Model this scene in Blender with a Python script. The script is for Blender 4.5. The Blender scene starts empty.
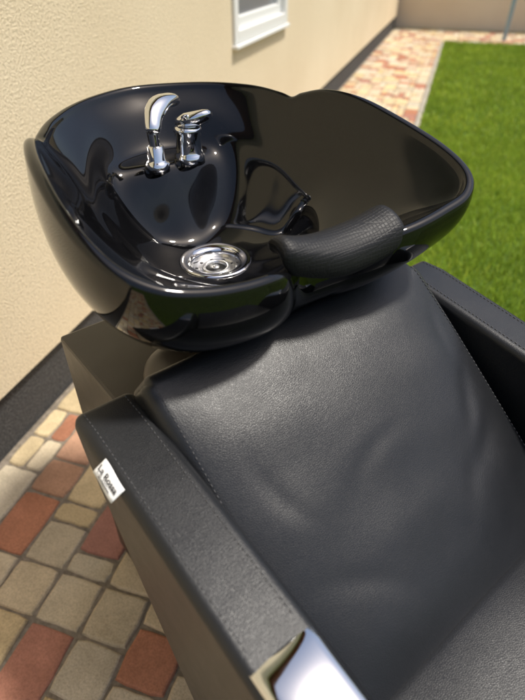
import bpy, bmesh, math, random
import numpy as np
from mathutils import Vector, Matrix, noise
from mathutils.bvhtree import BVHTree
random.seed(7); rng=np.random.default_rng(5)
scn=bpy.context.scene
H=1.2
# ------------------------------------------------------------------ helpers
def link(o,parent=None):
    scn.collection.objects.link(o)
    if parent: o.parent=parent
    return o
def empty(name,loc=(0,0,0),rz=0,parent=None):
    e=bpy.data.objects.new(name,None); e.location=loc; e.rotation_euler=(0,0,rz); e.empty_display_size=.1
    return link(e,parent)
def mesh_obj(name,verts,faces,mat=None,parent=None,smooth=True):
    m=bpy.data.meshes.new(name); m.from_pydata([tuple(v) for v in verts],[],faces); m.update()
    bm=bmesh.new(); bm.from_mesh(m); bmesh.ops.recalc_face_normals(bm,faces=bm.faces); bm.to_mesh(m); bm.free()
    if smooth: m.polygons.foreach_set('use_smooth',[True]*len(m.polygons))
    if mat: m.materials.append(mat)
    return link(bpy.data.objects.new(name,m),parent)
def rbox(name,size,r,center=(0,0,0),mat=None,parent=None,n=24,disp=None,R=None):
    bm=bmesh.new(); bmesh.ops.create_cube(bm,size=2)
    bmesh.ops.subdivide_edges(bm,edges=bm.edges[:],cuts=n,use_grid_fill=True)
    h=[s/2 for s in size]
    for v in bm.verts:
        p=[math.sin(c*math.pi/2)*.55+c*.45 if abs(c)<1 else c for c in v.co]
        p=Vector([p[i]*h[i] for i in range(3)])
        q=Vector([max(-h[i]+r,min(h[i]-r,p[i])) for i in range(3)])
        d=p-q
        if d.length>1e-9: p=q+d.normalized()*r
        if disp: p=disp(p,h)
        if R: p=R@p
        v.co=p+Vector(center)
    m=bpy.data.meshes.new(name); bm.to_mesh(m); bm.free()
    m.polygons.foreach_set('use_smooth',[True]*len(m.polygons))
    if mat: m.materials.append(mat)
    return link(bpy.data.objects.new(name,m),parent)
def lathe(name,prof,center,mat,parent,axis=None,n=48,caps=True):
    vs=[];fs=[]
    M=Matrix.Identity(3)
    if axis is not None: M=Vector((0,0,1)).rotation_difference(Vector(axis)).to_matrix()
    for r,z in prof:
        for i in range(n):
            a=2*math.pi*i/n
            vs.append(M@Vector((r*math.cos(a),r*math.sin(a),z))+Vector(center))
    for j in range(len(prof)-1):
        for i in range(n):
            fs.append((j*n+i,j*n+(i+1)%n,(j+1)*n+(i+1)%n,(j+1)*n+i))
    if caps:
        fs.append(tuple(range(n))[::-1]); fs.append(tuple((len(prof)-1)*n+i for i in range(n)))
    o=mesh_obj(name,vs,fs,mat,parent)
    return o
def tube(name,pts,rads,mat,parent,n=24):
    pts=[Vector(p) for p in pts]
    vs=[];fs=[]
    up=Vector((1,0,0))
    for k,p in enumerate(pts):
        t=(pts[min(k+1,len(pts)-1)]-pts[max(k-1,0)]).normalized()
        u=up if abs(t.dot(up))<.95 else Vector((0,1,0))
        a=(u-t*u.dot(t)).normalized(); b=t.cross(a)
        r=rads[k]; ra,rb=(r if isinstance(r,tuple) else (r,r))
        for i in range(n):
            an=2*math.pi*i/n
            vs.append(p+a*ra*math.cos(an)+b*rb*math.sin(an))
    for j in range(len(pts)-1):
        for i in range(n):
            fs.append((j*n+i,j*n+(i+1)%n,(j+1)*n+(i+1)%n,(j+1)*n+i))
    fs.append(tuple(range(n))[::-1]); fs.append(tuple((len(pts)-1)*n+i for i in range(n)))
    return mesh_obj(name,vs,fs,mat,parent)
def catmull(P,per,closed=False):
    out=[];n=len(P)
    P=[Vector(p) for p in P]
    rngk=range(n) if closed else range(n-1)
    for k in rngk:
        if closed: a,b,c,d=P[(k-1)%n],P[k],P[(k+1)%n],P[(k+2)%n]
        else: a,b,c,d=P[max(k-1,0)],P[k],P[k+1],P[min(k+2,n-1)]
        for i in range(per):
            t=i/per
            out.append(.5*((2*b)+(c-a)*t+(2*a-5*b+4*c-d)*t*t+(3*b-a-3*c+d)*t**3))
    if not closed: out.append(P[-1])
    return out
# ------------------------------------------------------------------ materials
def mat(name,base=(.5,.5,.5),rough=.5,metal=0,spec=.5,coat=0):
    m=bpy.data.materials.new(name); m.use_nodes=True
    b=m.node_tree.nodes['Principled BSDF']
    b.inputs['Base Color'].default_value=(*base,1); b.inputs['Roughness'].default_value=rough
    b.inputs['Metallic'].default_value=metal; b.inputs['Specular IOR Level'].default_value=spec
    b.inputs['Coat Weight'].default_value=coat; b.inputs['Coat Roughness'].default_value=.03
    return m,m.node_tree.nodes,m.node_tree.links,b
def tc(N): return N.new('ShaderNodeTexCoord')
def noise_n(N,L,vec,scale,detail=4,rough=.5):
    n=N.new('ShaderNodeTexNoise'); n.inputs['Scale'].default_value=scale; n.inputs['Detail'].default_value=detail
    n.inputs['Roughness'].default_value=rough; L.new(vec,n.inputs['Vector']); return n
def ramp(N,L,fac,stops):
    r=N.new('ShaderNodeValToRGB'); e=r.color_ramp.elements
    while len(e)<len(stops): e.new(.5)
    for i,(p,c) in enumerate(stops):
        e[i].position=p; e[i].color=(*c,1) if len(c)==3 else c
    L.new(fac,r.inputs['Fac']); return r
def bump(N,L,h,strength,dist,normal=None):
    b=N.new('ShaderNodeBump'); b.inputs['Strength'].default_value=strength; b.inputs['Distance'].default_value=dist
    L.new(h,b.inputs['Height'])
    if normal: L.new(normal,b.inputs['Normal'])
    return b
def mix(N,L,typ,fac,a,b):
    m=N.new('ShaderNodeMix'); m.data_type='RGBA'; m.blend_type=typ
    if not isinstance(fac,(int,float)): L.new(fac,m.inputs[0])
    else: m.inputs[0].default_value=fac
    for s,i in ((a,6),(b,7)):
        if isinstance(s,tuple): m.inputs[i].default_value=(*s,1)
        else: L.new(s,m.inputs[i])
    return m.outputs[2]
def leather(name,c1,c2,rough=.42,spec=.45):
    m,N,L,b=mat(name,c1,rough,0,spec); t=tc(N).outputs['Object']
    big=noise_n(N,L,t,7,3); col=ramp(N,L,big.outputs['Fac'],[(.3,c1),(.7,c2)])
    L.new(col.outputs['Color'],b.inputs['Base Color'])
    v=N.new('ShaderNodeTexVoronoi'); v.inputs['Scale'].default_value=450; v.feature='DISTANCE_TO_EDGE'; L.new(t,v.inputs['Vector'])
    vr=ramp(N,L,v.outputs['Distance'],[(0,(0,0,0)),(.25,(1,1,1))])
    b1=bump(N,L,vr.outputs['Color'],.22,.0005)
    wr=noise_n(N,L,t,14,4,.5)
    b3=bump(N,L,wr.outputs['Fac'],.18,.004,b1.outputs['Normal'])
    L.new(b3.outputs['Normal'],b.inputs['Normal'])
    rr=ramp(N,L,noise_n(N,L,t,18,6,.7).outputs['Fac'],[(.3,(rough-.04,)*3),(.75,(rough+.06,)*3)])
    L.new(rr.outputs['Color'],b.inputs['Roughness'])
    return m
M_leather=leather('black_leather',(.008,.0088,.0105),(.0115,.0123,.0145),.385,.45)
M_bounce_leather=leather('pedestal_leather',(.062,.051,.040),(.075,.063,.050),.38)  # brown base colour has the warm bounce off the house wall painted in
M_gloss,N,L,b=mat('black_ceramic',(.003,.003,.0035),.035,0,.5)
t=tc(N).outputs['Object']
sm=ramp(N,L,noise_n(N,L,t,9,6,.65).outputs['Fac'],[(.35,(.03,)*3),(.8,(.075,)*3)])
L.new(sm.outputs['Color'],b.inputs['Roughness'])
dust=noise_n(N,L,t,900,2); dr=ramp(N,L,dust.outputs['Fac'],[(.70,(.003,.003,.0035)),(.76,(.045,.045,.043))])
L.new(dr.outputs['Color'],b.inputs['Base Color'])
M_chrome,N,L,b=mat('chrome',(.80,.80,.81),.06,1)
t=tc(N).outputs['Object']
sm=ramp(N,L,noise_n(N,L,t,60,5,.6).outputs['Fac'],[(.3,(.03,)*3),(.8,(.11,)*3)]); L.new(sm.outputs['Color'],b.inputs['Roughness'])
M_steel,N,L,b=mat('brushed_steel',(.78,.77,.75),.3,1)
M_dark,_,_,_=mat('dark_hole',(.004,.004,.004),.5)
M_thread,_,_,_=mat('thread',(.065,.065,.068),.75)
M_gel,N,L,b=mat('neck_gel',(.008,.008,.009),.5,0,.33)
t=tc(N).outputs['Object']
v=N.new('ShaderNodeTexVoronoi'); v.inputs['Scale'].default_value=200; v.inputs['Randomness'].default_value=.1; v.feature='DISTANCE_TO_EDGE'; L.new(t,v.inputs['Vector'])
vr=ramp(N,L,v.outputs['Distance'],[(0,(0,0,0)),(.15,(1,1,1))])
L.new(bump(N,L,vr.outputs['Color'],.35,.0008).outputs['Normal'],b.inputs['Normal'])
def stucco(name,lo,hi):
    m,N,L,b=mat(name,lo,.9,0,.2)
    t=tc(N).outputs['Object']
    c=ramp(N,L,noise_n(N,L,t,1.3,4).outputs['Fac'],[(.3,lo),(.7,hi)])
    c2=ramp(N,L,noise_n(N,L,t,150,3,.75).outputs['Fac'],[(.30,(.66,.65,.63)),(.55,(1,1,1))])
    L.new(mix(N,L,'MULTIPLY',1.0,c.outputs['Color'],c2.outputs['Color']),b.inputs['Base Color'])
    L.new(bump(N,L,noise_n(N,L,t,150,3,.65).outputs['Fac'],.75,.005).outputs['Normal'],b.inputs['Normal'])
    return m
M_stucco=stucco('stucco',(.74,.62,.43),(.81,.695,.50))
M_stucco2=stucco('garden_stucco',(.78,.66,.50),(.84,.74,.58))
M_plinth,N,L,b=mat('plinth_plaster',(.06,.06,.06),.85)
t=tc(N).outputs['Object']
c=ramp(N,L,noise_n(N,L,t,160,3,.7).outputs['Fac'],[(.35,(.02,.02,.021)),(.55,(.05,.049,.048)),(.7,(.13,.125,.12))])
L.new(c.outputs['Color'],b.inputs['Base Color'])
L.new(bump(N,L,noise_n(N,L,t,200,3).outputs['Fac'],.7,.004).outputs['Normal'],b.inputs['Normal'])
M_white,_,_,_=mat('white_frame',(.75,.75,.73),.4)
M_glass,N,L,b=mat('window_glass',(.16,.17,.18),.05,0,.8)
M_pave,N,L,b=mat('paving_stone',(.4,.35,.28),.85,0,.3)
t=tc(N).outputs['Object']
at=N.new('ShaderNodeAttribute'); at.attribute_name='Col'
v1=ramp(N,L,noise_n(N,L,t,14,6,.65).outputs['Fac'],[(.25,(.80,.78,.74)),(.75,(1.2,1.17,1.13))])
v2=ramp(N,L,noise_n(N,L,t,220,3,.7).outputs['Fac'],[(.3,(.72,.72,.72)),(.6,(1.05,1.05,1.05))])
c=mix(N,L,'MULTIPLY',1.0,at.outputs['Color'],v1.outputs['Color']); c=mix(N,L,'MULTIPLY',1.0,c,v2.outputs['Color'])
st=ramp(N,L,noise_n(N,L,t,5,6,.6).outputs['Fac'],[(.55,(0,0,0)),(.72,(1,1,1))])
c=mix(N,L,'MIX',st.outputs['Color'],c,mix(N,L,'MULTIPLY',1.0,c,(.80,.78,.75)))
L.new(c,b.inputs['Base Color'])
L.new(bump(N,L,noise_n(N,L,t,90,6,.7).outputs['Fac'],.6,.004).outputs['Normal'],b.inputs['Normal'])
M_sand,N,L,b=mat('joint_sand',(.1,.085,.07),.95,0,.1)
t=tc(N).outputs['Object']
c=ramp(N,L,noise_n(N,L,t,60,5,.7).outputs['Fac'],[(.3,(.13,.11,.085)),(.7,(.30,.255,.20))]); L.new(c.outputs['Color'],b.inputs['Base Color'])
M_soil,N,L,b=mat('lawn_soil',(.05,.09,.02),.95,0,.1)
t=tc(N).outputs['Object']
c=ramp(N,L,noise_n(N,L,t,8,6,.7).outputs['Fac'],[(.3,(.05,.08,.014)),(.7,(.09,.15,.022))]); L.new(c.outputs['Color'],b.inputs['Base Color'])
M_grass,N,L,b=mat('grass_blades',(.09,.2,.02),.5,0,.3)
t=tc(N).outputs['Object']
c=ramp(N,L,noise_n(N,L,t,1.6,4,.6).outputs['Fac'],[(.3,(.21,.33,.035)),(.7,(.36,.49,.055))])
at=N.new('ShaderNodeAttribute'); at.attribute_name='Col'
L.new(mix(N,L,'MULTIPLY',1.0,c.outputs['Color'],at.outputs['Color']),b.inputs['Base Color'])
tr=N.new('ShaderNodeBsdfTranslucent'); L.new(c.outputs['Color'],tr.inputs['Color'])
ms=N.new('ShaderNodeMixShader'); ms.inputs[0].default_value=.35
L.new(b.outputs[0],ms.inputs[1]); L.new(tr.outputs[0],ms.inputs[2]); L.new(ms.outputs[0],N['Material Output'].inputs[0])
M_roof,_,_,_=mat('roof_tiles',(.2,.09,.06),.8)
M_blue,_,_,_=mat('blue_paint',(.25,.42,.6),.4)
M_label,N,L,b=mat('label_fabric',(.86,.86,.85),.8)
M_ink,_,_,_=mat('label_ink',(.02,.02,.03),.6)

# ------------------------------------------------------------------ setting  (wall frame: x=q across, y=s along)
WA=math.atan2(.302,.953)
ground=mesh_obj('ground',[(-300,-300,-.03),(300,-300,-.03),(300,300,-.03),(-300,300,-.03)],[(0,1,2,3)],M_soil,smooth=False)
Q0=-1.02; Q1=-.14
def boxvf(x0,x1,y0,y1,z0,z1):
    v=[(x0,y0,z0),(x1,y0,z0),(x1,y1,z0),(x0,y1,z0),(x0,y0,z1),(x1,y0,z1),(x1,y1,z1),(x0,y1,z1)]
    f=[(0,3,2,1),(4,5,6,7),(0,1,5,4),(1,2,6,5),(2,3,7,6),(3,0,4,7)]
    return v,f
def box(name,x0,x1,y0,y1,z0,z1,m,parent,bev=0):
    v,f=boxvf(x0,x1,y0,y1,z0,z1); o=mesh_obj(name,v,f,m,parent,smooth=False)
    if bev:
        bd=o.modifiers.new('b','BEVEL'); bd.width=bev; bd.segments=2
    return o
house=empty('stucco_house',rz=-WA)
S0,S1=-5,10.9
ws0,ws1,wz0,wz1=2.74,3.68,.80,1.42
wf=Q0; wb=Q0-.30
vs=[];fs=[]
def addbox(a):
    v,f=boxvf(*a); o=len(vs); vs.extend(v); fs.extend([tuple(i+o for i in q) for q in f])
addbox((wb,wf,S0,ws0,.19,3.0)); addbox((wb,wf,ws1,S1,.19,3.0)); addbox((wb,wf,ws0,ws1,.19,wz0)); addbox((wb,wf,ws0,ws1,wz1,3.0))
mesh_obj('walls',vs,fs,M_stucco,house,smooth=False)
box('plinth',wb,wf-.018,S0,S1,-.05,.188,M_plinth,house)
box('rear_walls',-7,wb-.002,S0,S1,-.05,3.0,M_stucco,house)
mesh_obj('roof',[(-.7,S0-.4,3.0),(-.7,S1+.1,3.0),(-4,S1+.1,5.2),(-4,S0-.4,5.2),(-7.3,S0-.4,3.0),(-7.3,S1+.1,3.0)],[(0,1,2,3),(3,2,5,4),(0,3,4),(1,5,2)],M_roof,house,smooth=False)
fw=.055
box('frame_a',wf-.06,wf+.016,ws0,ws0+fw,wz0,wz1,M_white,house,.004)
box('frame_b',wf-.06,wf+.016,ws1-fw,ws1,wz0,wz1,M_white,house,.004)
box('frame_c',wf-.06,wf+.016,ws0+fw,ws1-fw,wz0,wz0+fw,M_white,house,.004)
box('frame_d',wf-.06,wf+.016,ws0+fw,ws1-fw,wz1-fw,wz1,M_white,house,.004)
box('sash_a',wf-.05,wf-.012,ws0+fw,ws0+fw+.05,wz0+fw,wz1-fw,M_white,house,.004)
box('sash_b',wf-.05,wf-.012,ws1-fw-.05,ws1-fw,wz0+fw,wz1-fw,M_white,house,.004)
box('sash_c',wf-.05,wf-.012,ws0+fw+.05,ws1-fw-.05,wz0+fw,wz0+fw+.05,M_white,house,.004)
box('glass',wf-.045,wf-.035,ws0+fw+.05,ws1-fw-.05,wz0+fw+.05,wz1-fw,M_glass,house)
box('window_sill',wf-.05,wf+.030,ws0-.01,ws1+.01,wz0-.02,wz0-.002,M_white,house,.004)
gw=empty('garden_wall',rz=-WA)
box('wall',-1.3,9,11.0,11.25,0,2.4,M_stucco2,gw)
box('coping',-1.3,9,10.96,11.29,2.402,2.46,M_plinth,gw,.01)
REDS=[(-.958,.854),(-.856,.591),(-.640,.629),(-.382,.398),(-.623,.270)]
def pavers(name,q0,q1,s0,s1,unit,parent=None):
    nx=int(round((q1-q0)/unit)); ny=int((s1-s0)/unit); occ=np.zeros((nx,ny),bool)
    cols=[((.58,.495,.355),6),((.60,.475,.28),5),((.40,.185,.125),4),((.54,.465,.35),3),((.48,.29,.20),1.6),((.60,.54,.43),2.5)]
    wts=[c[1] for c in cols]
    V=[];F=[];C=[]
    sizes=[(2,2),(2,3),(2,2),(3,2),(1,2),(2,1),(2,2)]
    for j in range(ny):
        for i in range(nx):
            if occ[i,j]: continue
            opts=sizes[:]; random.shuffle(opts); opts.append((1,1))
            for (a,b) in opts:
                if i+a<=nx and j+b<=ny and not occ[i:i+a,j:j+b].any():
                    if (i+a<nx and i+a+1==nx) and a!=1 and random.random()<.7: continue
                    break
            occ[i:i+a,j:j+b]=True
            x0=q0+i*unit; x1=x0+a*unit; y0=s0+j*unit; y1=y0+b*unit
            isred=any(x0<=rx<x1 and y0<=ry<y1 for rx,ry in REDS); near=(.1<y0<1.3)
            g=.0028; x0+=g;x1-=g;y0+=g;y1-=g
            ring=[]
            k=4
            for (ax,ay),(bx,by) in (((x0,y0),(x1,y0)),((x1,y0),(x1,y1)),((x1,y1),(x0,y1)),((x0,y1),(x0,y0))):
                for u in range(k):
                    tt=u/k; ring.append((ax+(bx-ax)*tt,ay+(by-ay)*tt))
            cx,cy=(x0+x1)/2,(y0+y1)/2
            zt=random.gauss(0,.0012); tx=random.gauss(0,.006); ty=random.gauss(0,.006)
            rad=[]
            for idx,(x,y) in enumerate(ring):
                jx,jy=random.gauss(0,.0011),random.gauss(0,.0011)
                if idx%k==0:
                    x+=(cx-x)/abs(cx-x)*.003; y+=(cy-y)/abs(cy-y)*.003
                rad.append((x+jx,y+jy))
            o=len(V); n=len(rad)
            def lvl(ins,z):
                for x,y in rad:
                    dx,dy=cx-x,cy-y; dd=math.hypot(dx,dy)
                    V.append((x+dx/dd*ins,y+dy/dd*ins,z+zt+tx*(x-cx)+ty*(y-cy)))
            lvl(0,-.03); lvl(0,-.006); lvl(.003,-.0015); lvl(.007,0)
            for l in range(3):
                for q in range(n): F.append((o+l*n+q,o+l*n+(q+1)%n,o+(l+1)*n+(q+1)%n,o+(l+1)*n+q))
            F.append(tuple(o+3*n+q for q in range(n)))
            c=random.choices([c[0] for c in cols],wts)[0]; s=random.uniform(.85,1.12)
            if isred: c=cols[2][0]
            elif near and c==cols[2][0]: c=cols[0][0]
            w=random.uniform(-.02,.02)
            C+= [(c[0]*s+w,c[1]*s,c[2]*s-w,1)]*(4*n)
    o=mesh_obj(name,V,F,M_pave,parent,smooth=False)
    at=o.data.color_attributes.new('Col','FLOAT_COLOR','POINT'); at.data.foreach_set('color',np.array(C,dtype=np.float32).ravel())
    return o
pav=empty('pavement',rz=-WA)
pavers('path_stones',Q0+.0,Q1-.05,-3.0,10.95,.83/14,pav)
pavers('cross_path_stones',Q1-.05+.003,5.0,9.45,10.95,.08,pav)
mesh_obj('joint_sand',[(Q0-.1,-3.2,-.006),(Q1-.05,-3.2,-.006),(Q1-.05,11,-.006),(Q0-.1,11,-.006)],[(0,1,2,3)],M_sand,pav,smooth=False)
mesh_obj('joint_sand_cross',[(Q1-.05,9.45,-.006),(9,9.45,-.006),(9,11,-.006),(Q1-.05,11,-.006)],[(0,1,2,3)],M_sand,pav,smooth=False)
box('edging',Q1-.045,Q1-.005,-3.0,9.45,-.05,.004,M_pave,pav,0)
eo=bpy.data.objects['edging']; at=eo.data.color_attributes.new('Col','FLOAT_COLOR','POINT'); at.data.foreach_set('color',np.array([(.36,.34,.30,1)]*8,dtype=np.float32).ravel())
# lawn
lawn=empty('lawn',rz=-WA)
mesh_obj('lawn_soil',[(Q1,-4,-.004),(14,-4,-.004),(14,9.45,-.004),(Q1,9.45,-.004)],[(0,1,2,3)],M_soil,lawn,smooth=False)
def grass(n,qa,qb,sa,sb,hh,w):
    q=rng.uniform(qa,qb,n); s=rng.uniform(sa,sb,n); a=rng.uniform(0,2*np.pi,n)
    h=hh*rng.uniform(.55,1.25,n); lx=rng.normal(0,.4,n)*h; ly=rng.normal(0,.4,n)*h; ww=w*rng.uniform(.6,1.3,n)
    dx=np.cos(a)*ww/2; dy=np.sin(a)*ww/2
    V=np.empty((n,5,3),np.float32)
    z0=-.006
    V[:,0]=np.stack([q-dx,s-dy,np.full(n,z0)],1); V[:,1]=np.stack([q+dx,s+dy,np.full(n,z0)],1)
    V[:,2]=np.stack([q+dx*.8+lx*.4,s+dy*.8+ly*.4,h*.6],1); V[:,3]=np.stack([q-dx*.8+lx*.4,s-dy*.8+ly*.4,h*.6],1)
    V[:,4]=np.stack([q+lx,s+ly,h],1)
    col=rng.uniform(.55,1.3,n); yel=rng.uniform(.88,1.25,n)
    return V,np.stack([col*yel,col,col*.9,np.ones(n)],1)
parts=[grass(120000,Q1,3.5,.8,4.5,.035,.005),grass(80000,Q1,5.5,4.5,9.45,.038,.009),grass(12000,Q1,3,-3,.8,.035,.007)]
Vg=np.concatenate([p[0] for p in parts]); Cg=np.concatenate([p[1] for p in parts]); n=len(Vg)
m=bpy.data.meshes.new('grass'); m.vertices.add(n*5); m.vertices.foreach_set('co',Vg.ravel())
base=(np.arange(n)*5)[:,None]
loops=np.concatenate([base+np.array([[0,1,2,3]]),base+np.array([[3,2,4]])],1).astype(np.int32).ravel()
m.loops.add(n*7); m.loops.foreach_set('vertex_index',loops)
ls=np.empty((n,2),np.int32); ls[:,0]=np.arange(n)*7; ls[:,1]=np.arange(n)*7+4
m.polygons.add(n*2); m.polygons.foreach_set('loop_start',ls.ravel())
m.update(calc_edges=True); m.validate()
at=m.color_attributes.new('Col','FLOAT_COLOR','POINT'); at.data.foreach_set('color',np.repeat(Cg,5,axis=0).astype(np.float32).ravel())
m.materials.append(M_grass); link(bpy.data.objects.new('grass_blades',m),lawn)
post=empty('clothes_line_post',rz=-WA)
tube('pole',[(.72,9.9,0),(.74,9.9,1.0),(.76,9.9,2.2)],[.03,.03,.03],M_blue,post)
tube('arm',[(.3,9.9,2.15),(.76,9.9,2.2),(1.2,9.9,2.15)],[.022,.022,.022],M_blue,post)

# ------------------------------------------------------------------ chair (local: x lateral, y backward, z up)
CA=math.atan2(.6253,.7804)
CL=(.435*.7804,.435*.6253,0)
chair=empty('hair_wash_chair',CL,CA)
def swivel(deg):
    a=math.radians(deg); Mc=Matrix.Translation(CL)@Matrix.Rotation(CA,4,'Z')
    return Mc@Matrix.Translation((0,.67,0))@Matrix.Rotation(a,4,'Z')@Matrix.Translation((0,-.67,0))
MB=swivel(-3.5)
basin=empty('wash_basin'); faucet=empty('faucet'); neck=empty('neck_rest')
for e in (basin,faucet,neck): e.matrix_world=MB
P0=Vector((0,.075,.480)); P1=Vector((0,.456,.795))
sv=(P1-P0).normalized(); nv=Vector((0,-sv.z,sv.y)); Ln=(P1-P0).length
Rb=Matrix((Vector((1,0,0)),sv,nv)).transposed()
def crease(p,cx,cy,ang,ln,wd):
    c,s=math.cos(ang),math.sin(ang); dx,dy=p.x-cx,p.y-cy
    a=dx*c+dy*s; b_=-dx*s+dy*c+.15*a*a/ln
    return math.exp(-(b_/wd)**2)*math.exp(-(a/ln)**2)
def bdisp(p,h):
    q=p.copy()
    rc=.022 if p.x<0 else .04
    ax=abs(p.x)
    if p.y>h[1]-rc and ax>h[0]-rc:
        ex=(ax-(h[0]-rc))/rc; ey=(p.y-(h[1]-rc))/rc
        m_=max(ex,ey); ll=math.hypot(ex,ey)
        if ll>0:
            k=m_/ll; q.x=math.copysign(h[0]-rc+ex*k*rc,p.x); q.y=h[1]-rc+ey*k*rc
    if p.z>0:
        u=p.x/h[0]; w=p.y/h[1]
        q.z+= .024*(1-u**4)*(1-w**4)-.002
        k=max(0,1-max(abs(u),abs(w))**6)
        q.z+= k*.005*noise.noise(Vector((p.x*4+3,p.y*5,1.3)))+k*.0024*noise.noise(Vector((p.x*9+3,p.y*14,4.3)))
        q.z-= k*(.0022*crease(p,.17,.02,.9,.06,.014)+.0018*crease(p,.12,-.07,.5,.07,.016)-.0015*crease(p,.15,-.035,.7,.06,.013)+.0016*crease(p,-.12,-.10,-.6,.06,.014)+.0016*crease(p,-.17,.04,1.9,.05,.011)+.0013*crease(p,-.02,.03,.3,.05,.013)+.0016*crease(p,.19,.12,1.2,.045,.011))
    if p.x>0: q.x+=.010*(1-(p.y/h[1]+1)/2)
    else: q.x-=.012*(p.y/h[1]+1)/2
    return q
TH=.095
bc=(P0+P1)/2-nv*(TH/2)
back=rbox('backrest',(.496,Ln,TH),.018,bc,M_leather,chair,90,bdisp,Rb)
def sdisp(p,h):
    q=p.copy()
    if p.z>0:
        u=p.x/h[0]; w=p.y/h[1]; q.z+=.012*(1-u*u)*(1-w**4)+.004*noise.noise(Vector((p.x*6,p.y*6,0)))
    if p.x>0: q.x+=.010
    return q
seat=rbox('seat',(.496,.52,.14),.02,(0,-.155,.43),M_leather,chair,50,sdisp)
box('seat_base',-.24,.24,-.36,.30,.08,.355,M_leather,chair,.01)
for i,(x,y) in enumerate([(-.2,-.3),(.2,-.3),(-.2,.25),(.2,.25)]):
    lathe('foot_%d'%(i+1),[(.02,-.003),(.025,0),(.025,.02),(.015,.03),(.015,.082)],(x,y,0),M_chrome,chair)
arm_prof=[(.500,.748),(.45,.748),(.157,.704),(-.02,.672),(-.12,.648),(-.19,.61),(-.235,.545),(-.255,.46),(-.26,.30),(-.25,.02),(.06,.02),(.20,.20),(.30,.375),(.40,.55),(.48,.69)]
def arm(name,x0,x1,dz=0):
    n=len(arm_prof); V=[(x0,y,z+(dz if z>.3 else 0)) for y,z in arm_prof]+[(x1,y,z+(dz if z>.3 else 0)) for y,z in arm_prof]
    F=[tuple(range(n)),tuple(range(2*n-1,n-1,-1))]+[(i,(i+1)%n,n+(i+1)%n,n+i) for i in range(n)]
    o=mesh_obj(name,V,F,M_leather,chair)
    b=o.modifiers.new('b','BEVEL'); b.width=.013; b.segments=5; b.limit_method='ANGLE'; b.angle_limit=math.radians(50)
    w=o.modifiers.new('w','WEIGHTED_NORMAL')
    return o
AW=.084; XR=.265; DR=-.014
armL=arm('armrest_1',-.335,-.335+AW); armR=arm('armrest_2',XR,XR+AW,DR)
def cap(name,x0,x1,dz=0):
    pts=[p for p in arm_prof[2:9]]
    path=catmull([(0,y,z+dz) for y,z in pts],6)
    V=[];F=[]
    xs=[x0+.006,x0+.008,x0+.012]+[x0+.012+(x1-x0-.024)*i/12 for i in range(1,13)]+[x1-.008,x1-.006]
    for k,p in enumerate(path):
        t=(path[min(k+1,len(path)-1)]-path[max(k-1,0)]).normalized(); nn=Vector((0,t.z,-t.y))
        if nn.z<0 and abs(nn.z)>.05: nn=-nn
        if abs(nn.z)<=.05: nn=Vector((0,-1,0))
        for i,x in enumerate(xs):
            e=min(i,len(xs)-1-i); off=[-.006,.001,.0030][e] if e<3 else .0032
            c=(x-(x0+x1)/2)/((x1-x0)/2); off+=.006*(1-c*c)
            en=min(k,len(path)-1-k)
            if en==0: off=-.004
            V.append(Vector((x,p.y,p.z))+nn*off)
    w=len(xs)
    for k in range(len(path)-1):
        for i in range(w-1): F.append((k*w+i,k*w+i+1,(k+1)*w+i+1,(k+1)*w+i))
    return mesh_obj(name,V,F,M_chrome,chair)
cap('chrome_cap_1',-.335,-.335+AW); cap('chrome_cap_2',XR,XR+AW,DR)
bpy.context.view_layer.update()
dg=bpy.context.evaluated_depsgraph_get()
def stitches(name,obj,lines,direc,ln=.0044,gap=.0028,r=.0008):
    bvh=BVHTree.FromObject(obj,dg); V=[];F=[]
    direc=Vector(direc).normalized()
    for a,b in lines:
        a=Vector(a);b=Vector(b);T=(b-a).normalized();D=(b-a).length; s=0
        while s+ln<D:
            pa=a+T*s; pb=a+T*(s+ln); s+=ln+gap
            ha=bvh.ray_cast(pa,direc); hb=bvh.ray_cast(pb,direc)
            if ha[0] is None or hb[0] is None: continue
            nn=ha[1]
            if nn.dot(direc)>0: nn=-nn
            A=ha[0]+nn*r*.3; B=hb[0]+nn*r*.3; t=(B-A).normalized(); sd=t.cross(nn).normalized()
            o=len(V); mid=(A+B)/2+nn*r*.6
            for P,k in ((A,.5),(mid,1),(B,.5)):
                for q in range(6):
                    an=q*math.pi/3; V.append(P+sd*r*k*math.cos(an)+nn*r*k*math.sin(an))
            for l in range(2):
                for q in range(6): F.append((o+l*6+q,o+l*6+(q+1)%6,o+(l+1)*6+(q+1)%6,o+(l+1)*6+q))
            F.append(tuple(o+q for q in range(6))); F.append(tuple(o+12+q for q in range(6)))
    return mesh_obj(name,V,F,M_thread,chair)
xo,xi=-.335,-.335+AW
stitches('stitching_1',armL,[((xo+.015,.488,.9),(xo+.015,.16,.9)),((xi-.015,.488,.9),(xi-.015,.16,.9))],(0,0,-1))
xo,xi=XR,XR+AW
stitches('stitching_2',armR,[((xo+.015,.488,.9),(xo+.015,.16,.9)),((xi-.015,.488,.9),(xi-.015,.16,.9))],(0,0,-1))
off=nv*.1
for k,(xa,xb) in enumerate(((-.243,-.234),(.230,.242))):
    stitches('stitching_%d'%(k+3),back,[((xa,P1.y-.02*sv.y+off.y,P1.z-.02*sv.z+off.z),(xb,P0.y+.03+off.y,P0.z+.02+off.z))],-nv)
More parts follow.
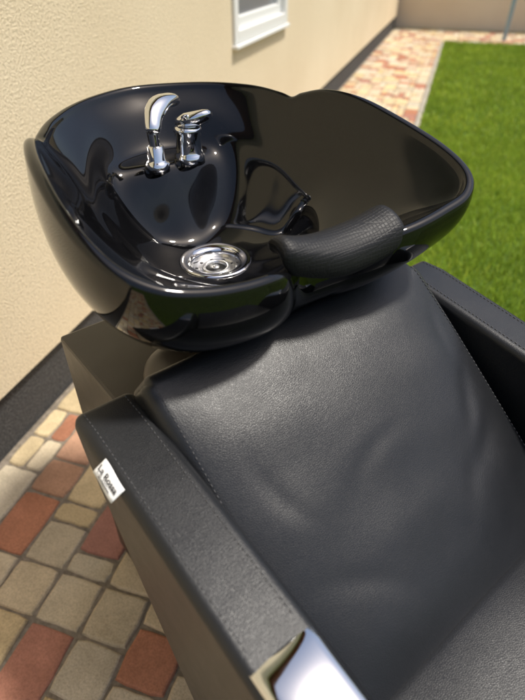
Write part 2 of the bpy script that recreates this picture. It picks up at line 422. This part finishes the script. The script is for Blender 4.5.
# label on armrest_1
lab=empty('label',(0,0,0),parent=chair)
lc=Vector((-.3375,.392,.733))
lx=Vector((0,-1,-.25)).normalized(); lup=Vector((.85,0,1)); lup=(lup-lx*lup.dot(lx)).normalized(); lno=lx.cross(lup)
W2,H2=.0225,.0105
V=[];F=[]
for i in range(9):
    for j in range(5):
        u=-1+2*i/8; w=-1+2*j/4
        V.append(lc+lx*u*W2+lup*w*H2+lno*(.0010*math.sin(u*2.5)+.002*(-w)))
for i in range(8):
    for j in range(4): F.append((i*5+j,(i+1)*5+j,(i+1)*5+j+1,i*5+j+1))
lo=mesh_obj('tag',V,F,M_label,lab)
sd=lo.modifiers.new('s','SOLIDIFY'); sd.thickness=.0006
def text(body,size,dx,dy,offs):
    cu=bpy.data.curves.new('text','FONT'); cu.body=body; cu.size=size; cu.align_x='CENTER'; cu.align_y='CENTER'; cu.extrude=.0001; cu.offset=offs
    cu.materials.append(M_ink)
    o=bpy.data.objects.new('print_'+body.split()[0].lower()[:2],cu); link(o,lab)
    R=Matrix((lx,lup,lno)).transposed().to_4x4(); R.translation=lc+lx*dx+lup*dy+lno*.0026; o.matrix_local=R
text('La Rossa',.0108,0,.0018,.00025); text('PROFESSIONAL',.0036,0,-.0065,.00005)
box('pedestal_housing',-.25,.25,.52,.80,.02,.655,M_bounce_leather,chair,.006)
rbox('basin_bracket',(.42,.13,.52),.045,(-.005,.515,.485),M_bounce_leather,chair,24)
lathe('basin_mount',[(.11,.64),(.11,.70),(.10,.748)],(0,.66,0),M_dark,chair)
# ------------------------------------------------------------------ basin
half=[(0,.935,.990),(.075,.920,.990),(.14,.883,.990),(.188,.83,.988),(.210,.78,.983),(.217,.752,.979),(.226,.735,.987),
(.242,.69,.998),(.257,.62,.995),(.264,.54,.976),(.260,.475,.955),(.245,.430,.937),(.215,.402,.921),(.175,.389,.911),(.130,.385,.904),(.088,.388,.899),(.062,.400,.888),(.040,.424,.870),(0,.438,.860)]
R_=list(half); Lf=list(half)
R_[9]=(.272,.54,.976); R_[10]=(.279,.465,.955); R_[11]=(.268,.412,.937); R_[12]=(.238,.388,.921); R_[13]=(.190,.384,.911)
R_[14]=(.145,.384,.904); R_[15]=(.108,.390,.898); R_[16]=(.084,.402,.888); R_[17]=(.055,.424,.870)
Lf[1]=(.070,.916,.988); Lf[2]=(.128,.878,.986); Lf[3]=(.176,.825,.984); Lf[4]=(.205,.778,.981)
full=R_+[(-x,y,z) for x,y,z in Lf[-2:0:-1]]
rim=catmull(full,10,True); n=len(rim)
nor=[]
for i in range(n):
    t=rim[(i+2)%n]-rim[(i-2)%n]; nn=Vector((t.y,-t.x,0)).normalized()
    c=Vector((rim[i].x,rim[i].y-.66,0))
    if nn.dot(c)<0: nn=-nn
    nor.append(nn)
def smooth_rim(sig):
    K=int(sig*2.5); wts=[math.exp(-(j/sig)**2) for j in range(-K,K+1)]; W=sum(wts)
    return [sum((rim[(i+j)%n]*w_ for j,w_ in zip(range(-K,K+1),wts)),Vector())/W for i in range(n)]
rims=smooth_rim(9); rimss=smooth_rim(16)
D=Vector((0,.67,.772)); Bt=Vector((0,.66,.742))
def eggr(c,s):
    a=.168; b_=.235 if s>0 else .165
    return 1/math.sqrt((c/a)**2+(s/b_)**2)
def sst(a,b,x):
    x=max(0,min(1,(x-a)/(b-a))); return x*x*(3-2*x)
def smax(a,b,k):
    h=max(0,min(1,.5+.5*(a-b)/k)); return b+(a-b)*h+k*h*(1-h)
rows=[]
lr=.0082
KO=26
for k in range(KO+1):
    a=(1-k/KO)*math.pi/2
    row=[]
    for i in range(n):
        f=sst(.60,.42,rim[i].y)
        side=sst(-.05,.22,rim[i].x)
        ex=2.6*(1-f)+(2.25-.45*side)*f
        r=max(0,math.cos(a))**(2/ex); dep=max(0,math.sin(a))**(2/ex)
        w_=sst(.05,.6,dep); Rs=rim[i].lerp(rims[i],w_)+nor[i]*lr
        x=Bt.x+(Rs.x-Bt.x)*r; y=Bt.y+(Rs.y-Bt.y)*r; z=Rs.z+(Bt.z-Rs.z)*dep
        bl=.010*math.sin(dep*math.pi)
        row.append(Vector((x,y,z))+nor[i]*bl)
    rows.append(row)
for k in range(1,8):
    a=math.pi-math.pi*k/8
    rows.append([rim[i]+nor[i]*(-lr*math.cos(a))+Vector((0,0,lr*math.sin(a))) for i in range(n)])
# interior: sloping wings that roll over into a deep egg-shaped tub around the drain
KI=90; RD=.046
for k in range(KI+1):
    rho=1-(k/KI)*.80
    row=[]
    for i in range(n):
        w_=sst(1.0,.88,rho); w2=sst(.96,.70,rho)
        R=rim[i].lerp(rims[i],w_).lerp(rimss[i],w2)-nor[i]*lr*(1-w2)
        x=D.x+(R.x-D.x)*rho; y=D.y+(R.y-D.y)*rho
        rv=Vector((rimss[i].x-D.x,rimss[i].y-D.y)); rl=rv.length
        e=min(.93,eggr(rv.x/rl,rv.y/rl)/rl)
        h0=.40+.48*sst(.62,.93,e)
        if rho>e: hz=h0+(1-h0)*((rho-e)/(1-e))**1.25
        else:
            tt=max(0,(rho-.22)/(e-.22)); hz=h0*tt**2.3
        z=D.z+(R.z-D.z)*hz
        ye=.772+1.1*x*x
        m_=sst(ye-.030,ye+.034,y)
        dk=(D.z-.03)+(.903-(D.z-.03))*m_
        z=smax(z,dk,.024)
        wc=sst(.45,.20,rho); v=Vector((x-D.x,y-D.y,0)); vl=max(v.length,1e-6)
        tgt=D.xy+ (v.xy/vl)*RD
        x=x+(tgt.x-x)*wc; y=y+(tgt.y-y)*wc
        row.append(Vector((x,y,z)))
    rows.append(row)
V=[v for r in rows for v in r]; F=[]
for j in range(len(rows)-1):
    for i in range(n): F.append((j*n+i,j*n+(i+1)%n,(j+1)*n+(i+1)%n,(j+1)*n+i))
F.append(tuple(range(n)))
bo=mesh_obj('bowl',V,F,M_gloss,basin)
vg=bo.vertex_groups.new(name='inner')
for k in range(KI+1):
    wv=min(1,max(0,(k-2)/10))*min(1,(KI-k)/12)
    if wv>0: st=(KO+1+7+k)*n; vg.add(list(range(st,st+n)),wv,'REPLACE')
smd=bo.modifiers.new('relax','SMOOTH'); smd.factor=.5; smd.iterations=90; smd.vertex_group='inner'
dz=.7725
lathe('drain_flange',[(.0600,-.003),(.0618,.001),(.0610,.0032),(.058,.0044),(.052,.0036),(.046,.0020),(.0425,.0006),(.0405,-.002),(.0395,-.006),(.0385,-.0135)],(0,.67,dz),M_chrome,basin,n=72,caps=False)
sp=[(.0388,-.0135),(.036,-.0150),(.030,-.0150),(.0275,-.0140),(.025,-.0105),(.0225,-.0092),(.0195,-.0092),(.0180,-.0105),(.0170,-.0135)]
lathe('drain_strainer',sp,(0,.67,dz),M_steel,basin,n=72,caps=False)
lathe('drain_hole',[(.0172,-.0150),(.0172,-.0134)],(0,.67,dz),M_dark,basin,n=48)
lathe('drain_knob',[(.0065,-.014),(.0065,-.0105),(.005,-.0090),(.002,-.0086)],(0,.67,dz),M_steel,basin,n=32)
for q in range(10):
    a=q*math.pi/5
    lathe('drain_slot_%d'%(q+1),[(.0030,-.0158),(.0030,-.0146)],(.033*math.cos(a),.67+.033*math.sin(a),dz),M_dark,basin,n=16)
def ndisp(p,h):
    q=p.copy(); u=p.x/h[0]; w=p.y/h[1]
    q.z-= .014*w*w
    if p.z<0: q.z+=.004*(1-w*w)
    q.y*=1-.30*sst(.1,-1,u)
    q.z+=.016*u*u-.004
    q.y+=.014*u*u if u<0 else .002*u*u
    return q
Rn=Matrix.Rotation(math.radians(20),3,'X')
rbox('pad',(.184,.070,.034),.0165,(.032,.410,.901),M_gel,neck,34,ndisp,Rn)
# faucet
lathe('mixer_body',[(.026,-.010),(.026,.003),(.0235,.006),(.022,.010),(.0215,.040),(.0235,.043),(.0235,.047),(.021,.050),(.008,.053)],(.037,.803,.905),M_chrome,faucet)
mx,my=-.005,.003
tube('mixer_lever',[(x+mx,y+my,z) for x,y,z in [(.028,.812,.958),(.032,.809,.960),(.042,.800,.964),(.056,.788,.968),(.066,.780,.972),(.072,.775,.975),(.074,.773,.976)]],[(.006,.004),(.016,.009),(.0215,.0125),(.020,.012),(.017,.010),(.012,.007),(.006,.003)],M_chrome,faucet)
lathe('spray_socket',[(.021,-.010),(.021,.003),(.017,.006),(.0145,.010),(.0135,.030),(.012,.031)],(-.028,.797,.905),M_chrome,faucet)
tube('spray_handle',catmull([(-.028,.797,.925),(-.028,.799,.95),(-.027,.801,.975),(-.022,.800,.990),(-.012,.792,.996)],5),[.0085+.003*min(1,i/14) for i in range(21)],M_chrome,faucet)
tube('spray_head',catmull([(.028,.815,.992),(.018,.808,.996),(.002,.798,1.000),(-.018,.783,1.001),(-.036,.767,.993),(-.046,.754,.981),(-.051,.745,.971)],3),[(.003,.003),(.007,.006),(.010,.008),(.012,.009),(.0135,.010),(.0145,.0105),(.0155,.011),(.016,.011),(.016,.0115),(.016,.0115),(.016,.0115),(.0155,.011),(.015,.011),(.014,.0105),(.013,.010),(.0125,.010),(.012,.009),(.011,.008),(.008,.006)],M_chrome,faucet)
# ------------------------------------------------------------------ light, world, camera
sun_el=math.radians(66); sd_=Vector((.99,.0,0)).normalized()
w=bpy.data.worlds.new('World'); scn.world=w; w.use_nodes=True
N=w.node_tree.nodes; L=w.node_tree.links
sky=N.new('ShaderNodeTexSky'); sky.sky_type='NISHITA'; sky.sun_disc=False; sky.sun_elevation=sun_el
sky.sun_rotation=math.atan2(sd_.x,sd_.y); sky.dust_density=4
L.new(sky.outputs[0],N['Background'].inputs[0]); N['Background'].inputs[1].default_value=.15
sl=bpy.data.lights.new('sun','SUN'); sl.energy=4.5; sl.angle=math.radians(6); sl.color=(1,.95,.86)
so=bpy.data.objects.new('sun',sl); link(so)
dv=Vector((sd_.x*math.cos(sun_el),sd_.y*math.cos(sun_el),math.sin(sun_el)))
so.rotation_euler=(dv).to_track_quat('Z','Y').to_euler()
cam=bpy.data.cameras.new('camera'); co=bpy.data.objects.new('camera',cam); link(co)
co.location=(0,0,H); co.rotation_euler=(math.radians(90-37.9),0,0)
cam.sensor_fit='VERTICAL'; cam.sensor_height=36; cam.lens=27.05; cam.clip_start=.02; cam.clip_end=1000
cam.dof.use_dof=True; cam.dof.focus_distance=.80; cam.dof.aperture_fstop=3.4
scn.camera=co
scn.view_settings.view_transform='Standard'; scn.view_settings.look='None'; scn.view_settings.exposure=0
